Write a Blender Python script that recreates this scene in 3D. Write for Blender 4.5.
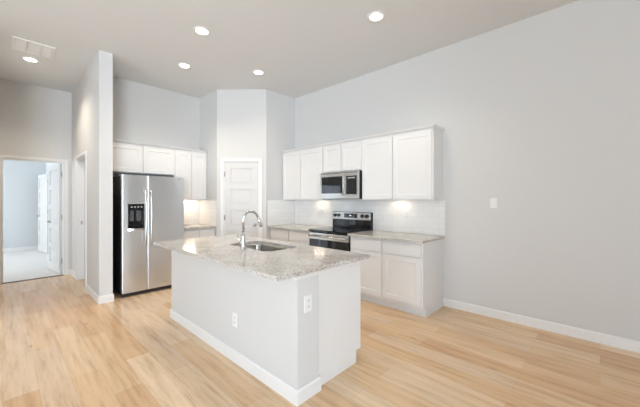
import bpy, bmesh, math
from mathutils import Vector, Matrix

for o in list(bpy.data.objects):
    bpy.data.objects.remove(o)
SC = bpy.context.scene
COL = SC.collection
PI = math.pi

# ------------------------------------------------------------------ camera
cam_d = bpy.data.cameras.new('camera')
cam = bpy.data.objects.new('camera', cam_d)
COL.objects.link(cam)
SC.camera = cam
F_PX = 298.0
cam_d.sensor_fit = 'HORIZONTAL'
cam_d.sensor_width = 36.0
cam_d.lens = 36.0 * F_PX / 640.0
cam_d.shift_y = -3.5 / 640.0
cam_d.clip_start = 0.02
YAW = math.atan(317.0 / F_PX)            # +Y lies this far left of the view direction
cam.location = (0, 0, 1.372)
cam.rotation_euler = (PI / 2, 0, -YAW)

# ------------------------------------------------------------------ world, exposure
SC.view_settings.view_transform = 'Standard'
SC.view_settings.look = 'None'
SC.view_settings.gamma = 1.0
SC.view_settings.use_curve_mapping = False
SC.view_settings.exposure = -0.10
w = bpy.data.worlds.new('daylight')
SC.world = w
w.use_nodes = True
bg = w.node_tree.nodes['Background']
bg.inputs[0].default_value = (0.80, 0.90, 1.0, 1)
bg.inputs[1].default_value = 1.5
SC.cycles.max_bounces = 14
SC.cycles.diffuse_bounces = 10
SC.cycles.sample_clamp_indirect = 6.0


def area_light(name, loc, rot, sx, sy, power, col):
    d = bpy.data.lights.new(name, 'AREA')
    d.shape = 'RECTANGLE'
    d.size = sx
    d.size_y = sy
    d.energy = power
    d.color = col
    o = bpy.data.objects.new(name, d)
    COL.objects.link(o)
    o.location = loc
    o.rotation_euler = rot
    return o


DAY = (0.76, 0.88, 1.0)
# daylight standing in the window openings (left wall, wall behind the camera, bedroom), plus added fills from outside
area_light('daylight_left_window', (-4.66, 0.8, 1.6), (0, -PI / 2, 0), 2.6, 2.6, 105, DAY)
area_light('daylight_patio_door', (-3.1, -5.66, 1.5), (PI / 2, 0, 0), 2.5, 2.9, 640, DAY)
area_light('ground_bounce_fill_left', (-7.0, 0.8, 0.05), (0, PI + 0.45, 0), 3.4, 5.0, 1100, (0.80, 0.91, 1.0))  # added unseen lamp outside the left window, shining up to brighten the ceiling
area_light('ground_bounce_fill_back', (-3.1, -8.0, 0.05), (PI - 0.45, 0, 0), 5.0, 3.4, 1100, (0.80, 0.91, 1.0))  # second added fill, low behind the patio doors, aimed up at the ceiling
area_light('daylight_bedroom_window', (-3.1, 9.6, 1.5), (0, -PI / 2, 0), 1.5, 2.2, 220, (0.90, 0.96, 1.0))

# ------------------------------------------------------------------ materials
MATS = {}


def principled(name, col, rough=0.5, metal=0.0, spec=0.5, coat=0.0):
    m = bpy.data.materials.new(name)
    m.use_nodes = True
    b = m.node_tree.nodes['Principled BSDF']
    b.inputs['Base Color'].default_value = (*col, 1)
    b.inputs['Roughness'].default_value = rough
    b.inputs['Metallic'].default_value = metal
    b.inputs['Specular IOR Level'].default_value = spec
    b.inputs['Coat Weight'].default_value = coat
    MATS[name] = m
    return m


def nodes_of(m):
    return m.node_tree.nodes, m.node_tree.links, m.node_tree.nodes['Principled BSDF']


def obj_coords(m, scale=(1, 1, 1), rot=(0, 0, 0)):
    n, l, b = nodes_of(m)
    tc = n.new('ShaderNodeTexCoord')
    mp = n.new('ShaderNodeMapping')
    mp.inputs['Scale'].default_value = scale
    mp.inputs['Rotation'].default_value = rot
    l.new(tc.outputs['Object'], mp.inputs['Vector'])
    return mp.outputs['Vector']


def add_bump(m, height, strength=0.2, dist=0.01):
    n, l, b = nodes_of(m)
    bp = n.new('ShaderNodeBump')
    bp.inputs['Strength'].default_value = strength
    bp.inputs['Distance'].default_value = dist
    l.new(height, bp.inputs['Height'])
    l.new(bp.outputs['Normal'], b.inputs['Normal'])


def noise(m, vec, scale, detail=4, rough=0.5):
    n, l, b = nodes_of(m)
    t = n.new('ShaderNodeTexNoise')
    t.inputs['Scale'].default_value = scale
    t.inputs['Detail'].default_value = detail
    t.inputs['Roughness'].default_value = rough
    l.new(vec, t.inputs['Vector'])
    return t.outputs['Fac']


def ramp(m, fac, stops):
    n, l, b = nodes_of(m)
    r = n.new('ShaderNodeValToRGB')
    el = r.color_ramp.elements
    while len(el) < len(stops):
        el.new(0.5)
    for e, (p, c) in zip(el, stops):
        e.position = p
        e.color = (*c, 1) if len(c) == 3 else c
    l.new(fac, r.inputs['Fac'])
    return r.outputs['Color']


def mix(m, fac, a, b_, mode='MIX'):
    n, l, b = nodes_of(m)
    x = n.new('ShaderNodeMix')
    x.data_type = 'RGBA'
    x.blend_type = mode
    for sock, v in ((x.inputs[0], fac), (x.inputs[6], a), (x.inputs[7], b_)):
        if isinstance(v, (int, float)):
            sock.default_value = v
        elif isinstance(v, tuple):
            sock.default_value = (*v, 1)
        else:
            l.new(v, sock)
    return x.outputs[2]


def painted(name, col, rough, scale=160, strength=0.04):
    m = principled(name, col, rough)
    add_bump(m, noise(m, obj_coords(m), scale, 3), strength, 0.004)
    return m


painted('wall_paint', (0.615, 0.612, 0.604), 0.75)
painted('bedroom_paint', (0.60, 0.625, 0.64), 0.75)
painted('ceiling_paint', (0.70, 0.708, 0.71), 0.85)
painted('trim_white', (0.75, 0.746, 0.738), 0.35, 60, 0.01)
painted('cabinet_white', (0.735, 0.73, 0.722), 0.38, 80, 0.01)
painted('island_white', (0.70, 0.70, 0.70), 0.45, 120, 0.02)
painted('door_white', (0.62, 0.615, 0.61), 0.4, 60, 0.01)
principled('plate_white', (0.77, 0.77, 0.76), 0.3)
principled('dark_slot', (0.05, 0.05, 0.05), 0.5)
principled('black_gloss', (0.006, 0.006, 0.007), 0.08)
principled('black_matte', (0.012, 0.012, 0.013), 0.45)
principled('glass_black', (0.008, 0.009, 0.011), 0.04, spec=0.7)
principled('nickel', (0.62, 0.60, 0.57), 0.28, 1.0)
principled('hinge_nickel', (0.42, 0.41, 0.39), 0.35, 1.0)
principled('chrome', (0.70, 0.70, 0.69), 0.18, 1.0)
principled('basin_steel', (0.40, 0.38, 0.35), 0.28, 1.0)
principled('threshold_metal', (0.10, 0.085, 0.07), 0.45)
principled('dark_grey', (0.09, 0.09, 0.095), 0.3)
principled('grey_plastic', (0.35, 0.35, 0.35), 0.4)

# brushed stainless: fine streaks vary the roughness
def stainless(name, scale, rough, col):
    m = principled(name, col, rough, 1.0)
    n, l, b = nodes_of(m)
    f = noise(m, obj_coords(m, scale), 3.0, 2)
    mr = n.new('ShaderNodeMapRange')
    mr.inputs['To Min'].default_value = rough - 0.04
    mr.inputs['To Max'].default_value = rough + 0.05
    l.new(f, mr.inputs['Value'])
    l.new(mr.outputs[0], b.inputs['Roughness'])
stainless('stainless', (2, 2, 120), 0.26, (0.64, 0.63, 0.615))
stainless('stainless_upright', (1.5, 1.5, 40), 0.30, (0.71, 0.73, 0.75))

# oak planks running along Y
m = principled('oak_planks', (0.6, 0.45, 0.3), 0.3)
n, l, b = nodes_of(m)
vec = obj_coords(m, (1, 1, 1), (0, 0, PI / 2))
br = n.new('ShaderNodeTexBrick')
br.offset = 0.37
br.offset_frequency = 2
br.inputs['Scale'].default_value = 1.0
br.inputs['Brick Width'].default_value = 1.25
br.inputs['Row Height'].default_value = 0.18
br.inputs['Mortar Size'].default_value = 0.0012
br.inputs['Mortar Smooth'].default_value = 0.3
br.inputs['Bias'].default_value = 0.0
br.inputs['Color1'].default_value = (0.0, 0.0, 0.0, 1)
br.inputs['Color2'].default_value = (1, 1, 1, 1)
br.inputs['Mortar'].default_value = (0.5, 0.5, 0.5, 1)
l.new(vec, br.inputs['Vector'])
tone = ramp(m, br.outputs['Color'], [(0.0, (0.65, 0.425, 0.245)), (0.35, (0.73, 0.515, 0.315)), (0.7, (0.78, 0.60, 0.41)), (1.0, (0.70, 0.52, 0.355))])
grain_v = obj_coords(m, (9, 0.6, 1))
g1 = noise(m, grain_v, 2.3, 8, 0.66)
grain = ramp(m, g1, [(0.30, (0.66, 0.57, 0.48)), (0.42, (0.86, 0.82, 0.77)), (0.52, (1, 1, 1)), (0.68, (1.10, 1.12, 1.14))])
c = mix(m, 0.85, tone, grain, 'MULTIPLY')
blot = noise(m, obj_coords(m, (2.2, 0.55, 1)), 1.3, 3)
blotc = ramp(m, blot, [(0.35, (0.90, 0.86, 0.80)), (0.62, (1, 1, 1))])
c = mix(m, 0.7, c, blotc, 'MULTIPLY')
kn = n.new('ShaderNodeTexVoronoi')
kn.inputs['Scale'].default_value = 1.0
l.new(obj_coords(m, (4.2, 1.5, 1)), kn.inputs['Vector'])
kr = ramp(m, kn.outputs['Distance'], [(0.0, (1, 1, 1)), (0.045, (0.5, 0.5, 0.5)), (0.085, (0, 0, 0))])
c = mix(m, kr, c, (0.36, 0.22, 0.12))
mort = ramp(m, br.outputs['Fac'], [(0.0, (0, 0, 0)), (1.0, (0.55, 0.55, 0.55))])
c = mix(m, mort, c, (0.30, 0.20, 0.12))
l.new(c, b.inputs['Base Color'])
b.inputs['Roughness'].default_value = 0.25
add_bump(m, g1, 0.05, 0.003)

# speckled granite
m = principled('granite', (0.6, 0.57, 0.53), 0.12)
n, l, b = nodes_of(m)
v = obj_coords(m)
big = ramp(m, noise(m, v, 7, 4), [(0.3, (0.52, 0.475, 0.43)), (0.5, (0.60, 0.57, 0.53)), (0.7, (0.66, 0.64, 0.61))])
s1 = ramp(m, noise(m, v, 85, 5, 0.7), [(0.36, (0.16, 0.15, 0.14)), (0.44, (0.58, 0.56, 0.53)), (0.50, (1, 1, 1)), (0.60, (1, 1, 1)), (0.68, (1.18, 1.17, 1.15))])
c = mix(m, 0.8, big, s1, 'MULTIPLY')
vo = n.new('ShaderNodeTexVoronoi')
vo.inputs['Scale'].default_value = 95
l.new(v, vo.inputs['Vector'])
sp = ramp(m, vo.outputs['Distance'], [(0.16, (1, 1, 1)), (0.28, (0, 0, 0))])
msk = ramp(m, noise(m, v, 26, 2), [(0.44, (0, 0, 0)), (0.54, (0.92, 0.92, 0.92))])
spm = mix(m, 1.0, sp, msk, 'MULTIPLY')
c = mix(m, spm, c, (0.09, 0.08, 0.075))
l.new(c, b.inputs['Base Color'])
b.inputs['Roughness'].default_value = 0.11

# white subway tile: bricks laid in the plane named
def tile_mat(name, swap):
    m = principled(name, (0.82, 0.81, 0.79), 0.12)
    n, l, b = nodes_of(m)
    tc = n.new('ShaderNodeTexCoord')
    sx = n.new('ShaderNodeSeparateXYZ')
    cx = n.new('ShaderNodeCombineXYZ')
    l.new(tc.outputs['Object'], sx.inputs[0])
    l.new(sx.outputs['Y' if swap else 'X'], cx.inputs['X'])
    l.new(sx.outputs['Z'], cx.inputs['Y'])
    t = n.new('ShaderNodeTexBrick')
    t.inputs['Scale'].default_value = 1.0
    t.inputs['Brick Width'].default_value = 0.152
    t.inputs['Row Height'].default_value = 0.0763
    t.inputs['Mortar Size'].default_value = 0.0016
    t.inputs['Mortar Smooth'].default_value = 0.4
    t.inputs['Color1'].default_value = (0.83, 0.825, 0.81, 1)
    t.inputs['Color2'].default_value = (0.79, 0.785, 0.77, 1)
    t.inputs['Mortar'].default_value = (0.66, 0.65, 0.63, 1)
    l.new(cx.outputs[0], t.inputs['Vector'])
    l.new(t.outputs['Color'], b.inputs['Base Color'])
    inv = n.new('ShaderNodeMath')
    inv.operation = 'SUBTRACT'
    inv.inputs[0].default_value = 1.0
    l.new(t.outputs['Fac'], inv.inputs[1])
    add_bump(m, inv.outputs[0], 0.35, 0.002)
tile_mat('tile_on_yz', True)
tile_mat('tile_on_xz', False)

# carpet
m = principled('carpet', (0.72, 0.70, 0.68), 0.95, spec=0.1)
add_bump(m, noise(m, obj_coords(m), 220, 4), 0.6, 0.01)


def emission(name, col, strength):
    m = bpy.data.materials.new(name)
    m.use_nodes = True
    n = m.node_tree.nodes
    n.remove(n['Principled BSDF'])
    e = n.new('ShaderNodeEmission')
    e.inputs[0].default_value = (*col, 1)
    e.inputs[1].default_value = strength
    m.node_tree.links.new(e.outputs[0], n['Material Output'].inputs[0])
    MATS[name] = m
emission('lamp_warm', (1.0, 0.92, 0.82), 14)
emission('lamp_strip', (1.0, 0.80, 0.60), 25)
emission('lamp_strip_warm', (1.0, 0.76, 0.54), 95)
emission('display_glow', (0.75, 0.9, 1.0), 1.2)

# thin window pane: mostly see-through with a faint reflection
m = bpy.data.materials.new('window_glass')
m.use_nodes = True
n = m.node_tree.nodes
n.remove(n['Principled BSDF'])
tr = n.new('ShaderNodeBsdfTransparent')
gl = n.new('ShaderNodeBsdfGlossy')
gl.inputs['Roughness'].default_value = 0.02
fr = n.new('ShaderNodeFresnel')
fr.inputs[0].default_value = 1.45
mx = n.new('ShaderNodeMixShader')
m.node_tree.links.new(fr.outputs[0], mx.inputs[0])
m.node_tree.links.new(tr.outputs[0], mx.inputs[1])
m.node_tree.links.new(gl.outputs[0], mx.inputs[2])
m.node_tree.links.new(mx.outputs[0], n['Material Output'].inputs[0])
MATS['window_glass'] = m

# ------------------------------------------------------------------ mesh helpers
ORIGIN = {}


class MB:
    """collects shapes; build() links them as one mesh object"""
    def __init__(s):
        s.v, s.f, s.smooth = [], [], []

    def add(s, verts, faces, smooth=False):
        k = len(s.v)
        s.v += [tuple(p) for p in verts]
        s.f += [tuple(i + k for i in f) for f in faces]
        s.smooth += [smooth] * len(faces)
        return s

    def box(s, x0, x1, y0, y1, z0, z1):
        x0, x1 = min(x0, x1), max(x0, x1)
        y0, y1 = min(y0, y1), max(y0, y1)
        z0, z1 = min(z0, z1), max(z0, z1)
        return s.add([(x0, y0, z0), (x1, y0, z0), (x1, y1, z0), (x0, y1, z0), (x0, y0, z1), (x1, y0, z1), (x1, y1, z1), (x0, y1, z1)],
                     [(0, 3, 2, 1), (4, 5, 6, 7), (0, 1, 5, 4), (1, 2, 6, 5), (2, 3, 7, 6), (3, 0, 4, 7)])

    def tbox(s, T, a0, a1, n0, n1, z0, z1):
        q = [T(a, n_, z) for z in (z0, z1) for (a, n_) in ((a0, n0), (a1, n0), (a1, n1), (a0, n1))]
        return s.add(q, [(0, 3, 2, 1), (4, 5, 6, 7), (0, 1, 5, 4), (1, 2, 6, 5), (2, 3, 7, 6), (3, 0, 4, 7)])

    def prism(s, poly, z0, z1):
        k = len(poly)
        v = [(x, y, z0) for x, y in poly] + [(x, y, z1) for x, y in poly]
        f = [tuple(range(k))[::-1], tuple(range(k, 2 * k))] + [(i, (i + 1) % k, k + (i + 1) % k, k + i) for i in range(k)]
        return s.add(v, f)

    def extrude_profile(s, T, prof, a0, a1):
        """prof: (n, z) outline swept along a"""
        k = len(prof)
        v = [T(a0, p, z) for p, z in prof] + [T(a1, p, z) for p, z in prof]
        f = [tuple(range(k))[::-1], tuple(range(k, 2 * k))] + [(i, (i + 1) % k, k + (i + 1) % k, k + i) for i in range(k)]
        return s.add(v, f)

    def profile_path(s, pts, prof, z0=0.0):
        """(n, z) outline swept along a plan polyline, n to its right, mitred corners"""
        P = [Vector(p) for p in pts]
        dirs = [(P[i + 1] - P[i]).normalized() for i in range(len(P) - 1)]
        k = len(prof)
        v = []
        for i, p in enumerate(P):
            d0, d1 = dirs[max(i - 1, 0)], dirs[min(i, len(dirs) - 1)]
            n0, n1 = Vector((d0.y, -d0.x)), Vector((d1.y, -d1.x))
            mt = (n0 + n1) / (1 + n0.dot(n1))
            v += [(p.x + mt.x * q, p.y + mt.y * q, z0 + z) for q, z in prof]
        f = [tuple(range(k))[::-1], tuple(range(len(v) - k, len(v)))]
        for j in range(len(P) - 1):
            f += [(j * k + i, j * k + (i + 1) % k, (j + 1) * k + (i + 1) % k, (j + 1) * k + i) for i in range(k)]
        return s.add(v, f)

    def tube(s, pts, radii, seg=14, caps=True):
        pts = [Vector(p) for p in pts]
        if isinstance(radii, (int, float)):
            radii = [radii] * len(pts)
        t0 = (pts[1] - pts[0]).normalized()
        up = Vector((0, 0, 1)) if abs(t0.z) < 0.9 else Vector((1, 0, 0))
        nrm = t0.cross(up).normalized()
        verts = []
        for i, p in enumerate(pts):
            t = (pts[min(i + 1, len(pts) - 1)] - pts[max(i - 1, 0)]).normalized()
            nrm = (nrm - t * nrm.dot(t)).normalized()
            bn = t.cross(nrm)
            for k in range(seg):
                a = 2 * PI * k / seg
                verts.append(p + (nrm * math.cos(a) + bn * math.sin(a)) * radii[i])
        faces = []
        for i in range(len(pts) - 1):
            for k in range(seg):
                k2 = (k + 1) % seg
                faces.append((i * seg + k, i * seg + k2, (i + 1) * seg + k2, (i + 1) * seg + k))
        if caps:
            faces.append(tuple(range(seg))[::-1])
            faces.append(tuple((len(pts) - 1) * seg + k for k in range(seg)))
        return s.add(verts, faces, True)

    def lathe(s, c, prof, seg=32, axis='z'):
        """prof: (r, h) pairs about an axis through c"""
        verts = []
        for r, h in prof:
            for k in range(seg):
                a = 2 * PI * k / seg
                p, q = r * math.cos(a), r * math.sin(a)
                d = {'z': (p, q, h), 'x': (h, p, q), 'y': (p, h, q)}[axis]
                verts.append((c[0] + d[0], c[1] + d[1], c[2] + d[2]))
        faces = []
        for i in range(len(prof) - 1):
            for k in range(seg):
                k2 = (k + 1) % seg
                faces.append((i * seg + k, i * seg + k2, (i + 1) * seg + k2, (i + 1) * seg + k))
        faces.append(tuple(range(seg))[::-1])
        faces.append(tuple((len(prof) - 1) * seg + k for k in range(seg)))
        return s.add(verts, faces, True)

    def build(s, name, mat, parent=None, bevel=0.0, at=None):
        off = Vector(ORIGIN[parent]) if parent is not None else Vector(at or (0, 0, 0))
        me = bpy.data.meshes.new(name)
        me.from_pydata([tuple(Vector(p) - off) for p in s.v], [], s.f)
        bm = bmesh.new()
        bm.from_mesh(me)
        bmesh.ops.recalc_face_normals(bm, faces=bm.faces)
        bm.to_mesh(me)
        bm.free()
        for p, sm in zip(me.polygons, s.smooth):
            p.use_smooth = sm and len(p.vertices) == 4
        me.materials.append(MATS[mat])
        o = bpy.data.objects.new(name, me)
        COL.objects.link(o)
        if parent is not None:
            o.parent = parent
        else:
            o.location = off
        ORIGIN[o] = off
        if bevel:
            bv = o.modifiers.new('edge', 'BEVEL')
            bv.width = bevel
            bv.segments = 2
            bv.limit_method = 'ANGLE'
            bv.angle_limit = 0.7
        return o


def tag(o, label=None, cat=None, group=None, kind=None):
    if label: o['label'] = label
    if cat: o['category'] = cat
    if group: o['group'] = group
    if kind: o['kind'] = kind
    return o


def thing(name, loc, label, cat, group=None):
    o = bpy.data.objects.new(name, None)
    COL.objects.link(o)
    o.location = loc
    o.empty_display_size = 0.1
    ORIGIN[o] = Vector(loc)
    return tag(o, label, cat, group)


def structure_root(name, loc, label, cat):
    return tag(thing(name, loc, label, cat), kind='structure')


def struct(name, mb, mat, label, cat, at=None, bevel=0.0):
    return tag(mb.build(name, mat, at=at, bevel=bevel), label, cat, kind='structure')


def copy_tree(src, loc, label=None):
    c = src.copy()
    COL.objects.link(c)
    c.location = loc
    if label: c['label'] = label
    for ch in list(src.children):
        d = ch.copy()
        COL.objects.link(d)
        d.parent = c
        for g in list(ch.children):
            e = g.copy()
            COL.objects.link(e)
            e.parent = d
    return c


# ------------------------------------------------------------------ room measurements (m)
XW = 3.92        # range wall
YF = 5.70        # fridge wall
CZ = 3.355       # ceiling
YH = 7.13        # hall end wall
PX0, PX1, PY = 0.87, 1.02, 4.82   # partition beside the fridge
D0, D1 = (2.63, 5.01), (3.23, 4.36)   # ends of the diagonal pantry wall
XL, YB = -4.5, -5.5
WA0, WA1, WB0, WB1, WZ = -0.5, 2.1, -4.4, -1.8, 2.95   # window in the left wall, patio doors behind the camera
HX, HY = -0.14, 5.0   # hall's left wall and the corner it starts from
BH = 0.10

# floor, ceiling
struct('floor', MB().box(XL - 0.12, XW + 0.12, YB - 0.12, YH + 0.06, -0.08, 0.0), 'oak_planks', 'light oak plank floor running through kitchen and hall', 'floor')
struct('floor_carpet', MB().box(-3.0, 1.9, YH + 0.0605, 11.5, -0.08, 0.004), 'carpet', 'pale carpet floor of the bedroom beyond the open door', 'floor')
struct('ceiling', MB().box(XL - 0.12, XW + 0.12, YB - 0.12, YH + 0.12, CZ, CZ + 0.1), 'ceiling_paint', 'flat white ceiling with recessed lights', 'ceiling')
struct('ceiling_bedroom', MB().box(-3.12, 1.9, YH + 0.121, 11.5, 2.75, 2.85), 'ceiling_paint', 'ceiling of the bedroom beyond the open door', 'ceiling')

# walls
struct('wall_right', MB().box(XW, XW + 0.12, YB, YF + 0.12, 0, CZ), 'wall_paint', 'long light grey wall behind range and wall cabinets', 'wall')
struct('wall_back', MB().box(PX1, XW, YF, YF + 0.12, 0, CZ), 'wall_paint', 'light grey wall behind the refrigerator', 'wall')
# pantry: two returns and a diagonal with the door opening
dv = (Vector((D1[0], D1[1], 0)) - Vector((D0[0], D0[1], 0)))
DL = dv.length
du = dv / DL
dn = Vector((-du.y, du.x, 0))
if dn.dot(Vector((-1, -1, 0))) < 0:
    dn = -dn


def TD(a, n_, z):       # diagonal wall: a along it from D0, n out into the kitchen
    p = Vector((D0[0], D0[1], 0)) + du * a + dn * n_
    return (p.x, p.y, z)


PW0 = DL / 2 - 0.315
PW1 = DL / 2 + 0.315
PH = 2.055
mb = MB()
mb.prism([(D0[0], YF), (D0[0], D0[1]), TD(0.09, 0, 0)[:2], TD(0.09, -0.1, 0)[:2], (D0[0] + 0.1, D0[1] + 0.05), (D0[0] + 0.1, YF)], 0, CZ)
mb.prism([(XW, D1[1]), (D1[0], D1[1]), TD(DL - 0.09, 0, 0)[:2], TD(DL - 0.09, -0.1, 0)[:2], (D1[0] + 0.05, D1[1] + 0.1), (XW, D1[1] + 0.1)], 0, CZ)
mb.tbox(TD, 0.09, PW0, -0.1, 0, 0, CZ)
mb.tbox(TD, PW1, DL - 0.09, -0.1, 0, 0, CZ)
mb.tbox(TD, PW0, PW1, -0.1, 0, PH, CZ)
struct('wall_pantry', mb, 'wall_paint', 'light grey corner pantry walls with diagonal face around the panel door', 'wall')
# partition between hall and refrigerator, with a doorway on the hall side
QY0, QY1, QH = 5.72, 6.56, 2.055
mb = MB().box(PX0, PX1, PY, QY0, 0, CZ).box(PX0, PX1, QY1, YH, 0, CZ).box(PX0, PX1, QY0, QY1, QH, CZ)
struct('wall_partition', mb, 'wall_paint', 'tall narrow partition wall between hall and refrigerator', 'wall')
# hall end wall with the bedroom doorway
HX0, HX1, HH = -0.012, 0.765, 2.055
mb = MB().box(HX - 0.12, HX0, YH, YH + 0.12, 0, CZ).box(HX1, 1.9, YH, YH + 0.12, 0, CZ).box(HX0, HX1, YH, YH + 0.12, HH, CZ)
struct('wall_hall_end', mb, 'wall_paint', 'beige hall end wall around the open bedroom doorway', 'wall')
struct('wall_hall_left', MB().box(HX - 0.12, HX, HY, YH, 0, CZ).box(XL, HX - 0.12, HY, HY + 0.12, 0, CZ), 'wall_paint', 'hall side wall opposite the partition', 'wall')
# living room walls with window openings
mb = MB().box(XL - 0.12, XL, YB, WA0, 0, CZ).box(XL - 0.12, XL, WA1, HY + 0.12, 0, CZ)
mb.box(XL - 0.12, XL, WA0, WA1, 0, 0.25).box(XL - 0.12, XL, WA0, WA1, WZ, CZ)
struct('wall_left', mb, 'wall_paint', 'living room wall with the wide window', 'wall')
mb = MB().box(XL - 0.12, WB0, YB - 0.12, YB, 0, CZ).box(WB1, XW + 0.12, YB - 0.12, YB, 0, CZ).box(WB0, WB1, YB - 0.12, YB, WZ, CZ)
struct('wall_front', mb, 'wall_paint', 'living room wall with the patio doors', 'wall')
# bedroom shell
BX = 0.83
mb = MB().box(BX, BX + 0.12, YH + 0.121, 10.24, 0, 2.75).box(BX, BX + 0.12, 11.12, 11.35, 0, 2.75).box(BX, BX + 0.12, 10.24, 11.12, 2.06, 2.75)
mb.box(BX + 0.6, BX + 0.72, 10.0, 11.35, 0, 2.75).box(BX + 0.12, BX + 0.6, 10.0, 10.1, 0, 2.75)
struct('wall_bedroom_right', mb, 'bedroom_paint', 'bedroom wall holding the closet door', 'wall')
struct('wall_bedroom_end', MB().box(-3.0, 1.9, 11.35, 11.47, 0, 2.75), 'bedroom_paint', 'pale blue grey end wall of the bedroom', 'wall')
mb = MB().box(-3.0, -2.88, YH + 0.12, 8.5, 0, 2.75).box(-3.0, -2.88, 10.7, 11.35, 0, 2.75).box(-3.0, -2.88, 8.5, 10.7, 0, 0.75).box(-3.0, -2.88, 8.5, 10.7, 2.25, 2.75)
struct('wall_bedroom_left', mb, 'bedroom_paint', 'bedroom wall with the window', 'wall')
struct('wall_bedroom_front', MB().box(-3.0, HX - 0.121, YH + 0.0, YH + 0.12, 0, 2.75), 'bedroom_paint', 'bedroom wall beside the open doorway', 'wall')


# windows behind the camera and in the bedroom
def window(name, T, a0, a1, z0, z1, mull, label):
    r = structure_root(name, T(a0, 0, z0), label, 'window')
    f = MB()
    t = 0.05
    f.tbox(T, a0, a0 + t, -0.08, -0.02, z0, z1).tbox(T, a1 - t, a1, -0.08, -0.02, z0, z1)
    f.tbox(T, a0 + t, a1 - t, -0.08, -0.02, z0, z0 + t).tbox(T, a0 + t, a1 - t, -0.08, -0.02, z1 - t, z1)
    for q in mull:
        f.tbox(T, q - 0.03, q + 0.03, -0.08, -0.02, z0 + t, z1 - t)
    f.build('window_frame', 'trim_white', r)
    edges = [a0 + t] + [e for q in mull for e in (q - 0.03, q + 0.03)] + [a1 - t]
    for i in range(0, len(edges), 2):
        MB().tbox(T, edges[i], edges[i + 1], -0.055, -0.05, z0 + t, z1 - t).build('window_pane', 'window_glass', r)


window('window_1', lambda a, n_, z: (XL + n_, a, z), WA0, WA1, 0.25, WZ, [0.8], 'wide white framed window in the living room wall')
window('window_2', lambda a, n_, z: (a, YB + n_, z), WB0, WB1, 0.0, WZ, [-3.1], 'white framed sliding patio doors in the living room wall')
window('window_3', lambda a, n_, z: (-2.88 + n_, a, z), 8.5, 10.7, 0.75, 2.25, [9.6], 'white framed bedroom window')

# ------------------------------------------------------------------ baseboards
BPROF = [(0.0005, 0), (0.013, 0), (0.013, BH - 0.014), (0.009, BH - 0.006), (0.006, BH), (0.0005, BH)]


def base(name, T, a0, a1, label):
    return struct(name, MB().extrude_profile(T, BPROF, a0, a1), 'trim_white', label, 'baseboard')


base('baseboard_right', lambda a, n_, z: (XW - n_, a, z), YB + 0.001, 1.488, 'white baseboard along the long grey wall')
base('baseboard_hall_end', lambda a, n_, z: (a, YH - n_, z), HX1 + 0.059, PX0 - 0.001, 'short white baseboard between bedroom door and partition')
mb = MB().profile_path([(PX0, QY0 - 0.058), (PX0, PY), (PX1, PY), (PX1, PY + 0.02)], BPROF)
struct('baseboard_partition', mb, 'trim_white', 'white baseboard wrapping the end of the partition wall', 'baseboard')
base('baseboard_partition_end', lambda a, n_, z: (PX0 - n_, a, z), QY1 + 0.058, YH - 0.014, 'white baseboard on the partition between its door and the hall end')
base('baseboard_hall_left', lambda a, n_, z: (HX + n_, a, z), HY, YH - 0.001, 'white baseboard on the hall side wall')
base('baseboard_bedroom', lambda a, n_, z: (a, 11.35 - n_, z + 0.004), -2.87, BX - 0.02, 'white baseboard along the bedroom end wall')
base('baseboard_bedroom_right', lambda a, n_, z: (BX - n_, a, z + 0.004), 8.1, 10.18, 'white baseboard along the bedroom closet wall')
mb = MB().extrude_profile(TD, BPROF, 0.001, PW0 - 0.058).extrude_profile(TD, BPROF, PW1 + 0.058, DL - 0.001)
struct('baseboard_pantry', mb, 'trim_white', 'short white baseboards either side of the pantry door', 'baseboard')
base('baseboard_left', lambda a, n_, z: (XL + n_, a, z), YB + 0.02, HY - 0.02, 'white baseboard of the living room window wall')
struct('trim_threshold', MB().box(HX0 + 0.001, HX1 - 0.001, YH - 0.012, YH + 0.03, 0.0005, 0.009), 'threshold_metal', 'thin dark threshold strip under the bedroom doorway', 'threshold')


# ------------------------------------------------------------------ doors
def panel_leaf(T, a0, a1, z0, z1, t, rows=5):
    """leaf with n from 0 back to -t, raised stiles and rails on both faces"""
    m_ = MB()
    st, rl, rec = 0.105, 0.10, 0.014
    m_.tbox(T, a0, a1, -t + rec, -rec, z0, z1)
    hgt = (z1 - z0 - rl * (rows + 1) - 0.06) / rows
    for n0, n1 in ((-rec, 0), (-t, -t + rec)):
        m_.tbox(T, a0, a0 + st, n0, n1, z0, z1).tbox(T, a1 - st, a1, n0, n1, z0, z1)
        z = z0
        for k in range(rows + 1):
            h_ = rl + (0.06 if k == 0 else 0)
            m_.tbox(T, a0 + st, a1 - st, n0, n1, z, z + h_)
            z += h_
            if k < rows:   # small raised field inside every panel
                m_.tbox(T, a0 + st + 0.028, a1 - st - 0.028, n0 if n0 < -t / 2 - 0.001 else -rec, n1 - 0.005 if n0 == -rec else -t + rec, z + 0.028, z + hgt - 0.028) if n0 == -rec else None
                z += hgt
    return m_


def casing(T, a0, a1, z1, w_=0.057, n1=0.017):
    m_ = MB()
    prof_in, prof_out = 0.010, n1
    m_.tbox(T, a0 - w_, a0 - 0.02, 0.0005, prof_out, 0, z1 + w_).tbox(T, a0 - 0.02, a0 - 0.004, 0.0005, prof_in, 0, z1 + 0.004)
    m_.tbox(T, a1 + 0.02, a1 + w_, 0.0005, prof_out, 0, z1 + w_).tbox(T, a1 + 0.004, a1 + 0.02, 0.0005, prof_in, 0, z1 + 0.004)
    m_.tbox(T, a0 - 0.02, a1 + 0.02, 0.0005, prof_out, z1 + 0.02, z1 + w_).tbox(T, a0 - 0.02, a1 + 0.02, 0.0005, prof_in, z1 + 0.004, z1 + 0.02)
    return m_


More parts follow.
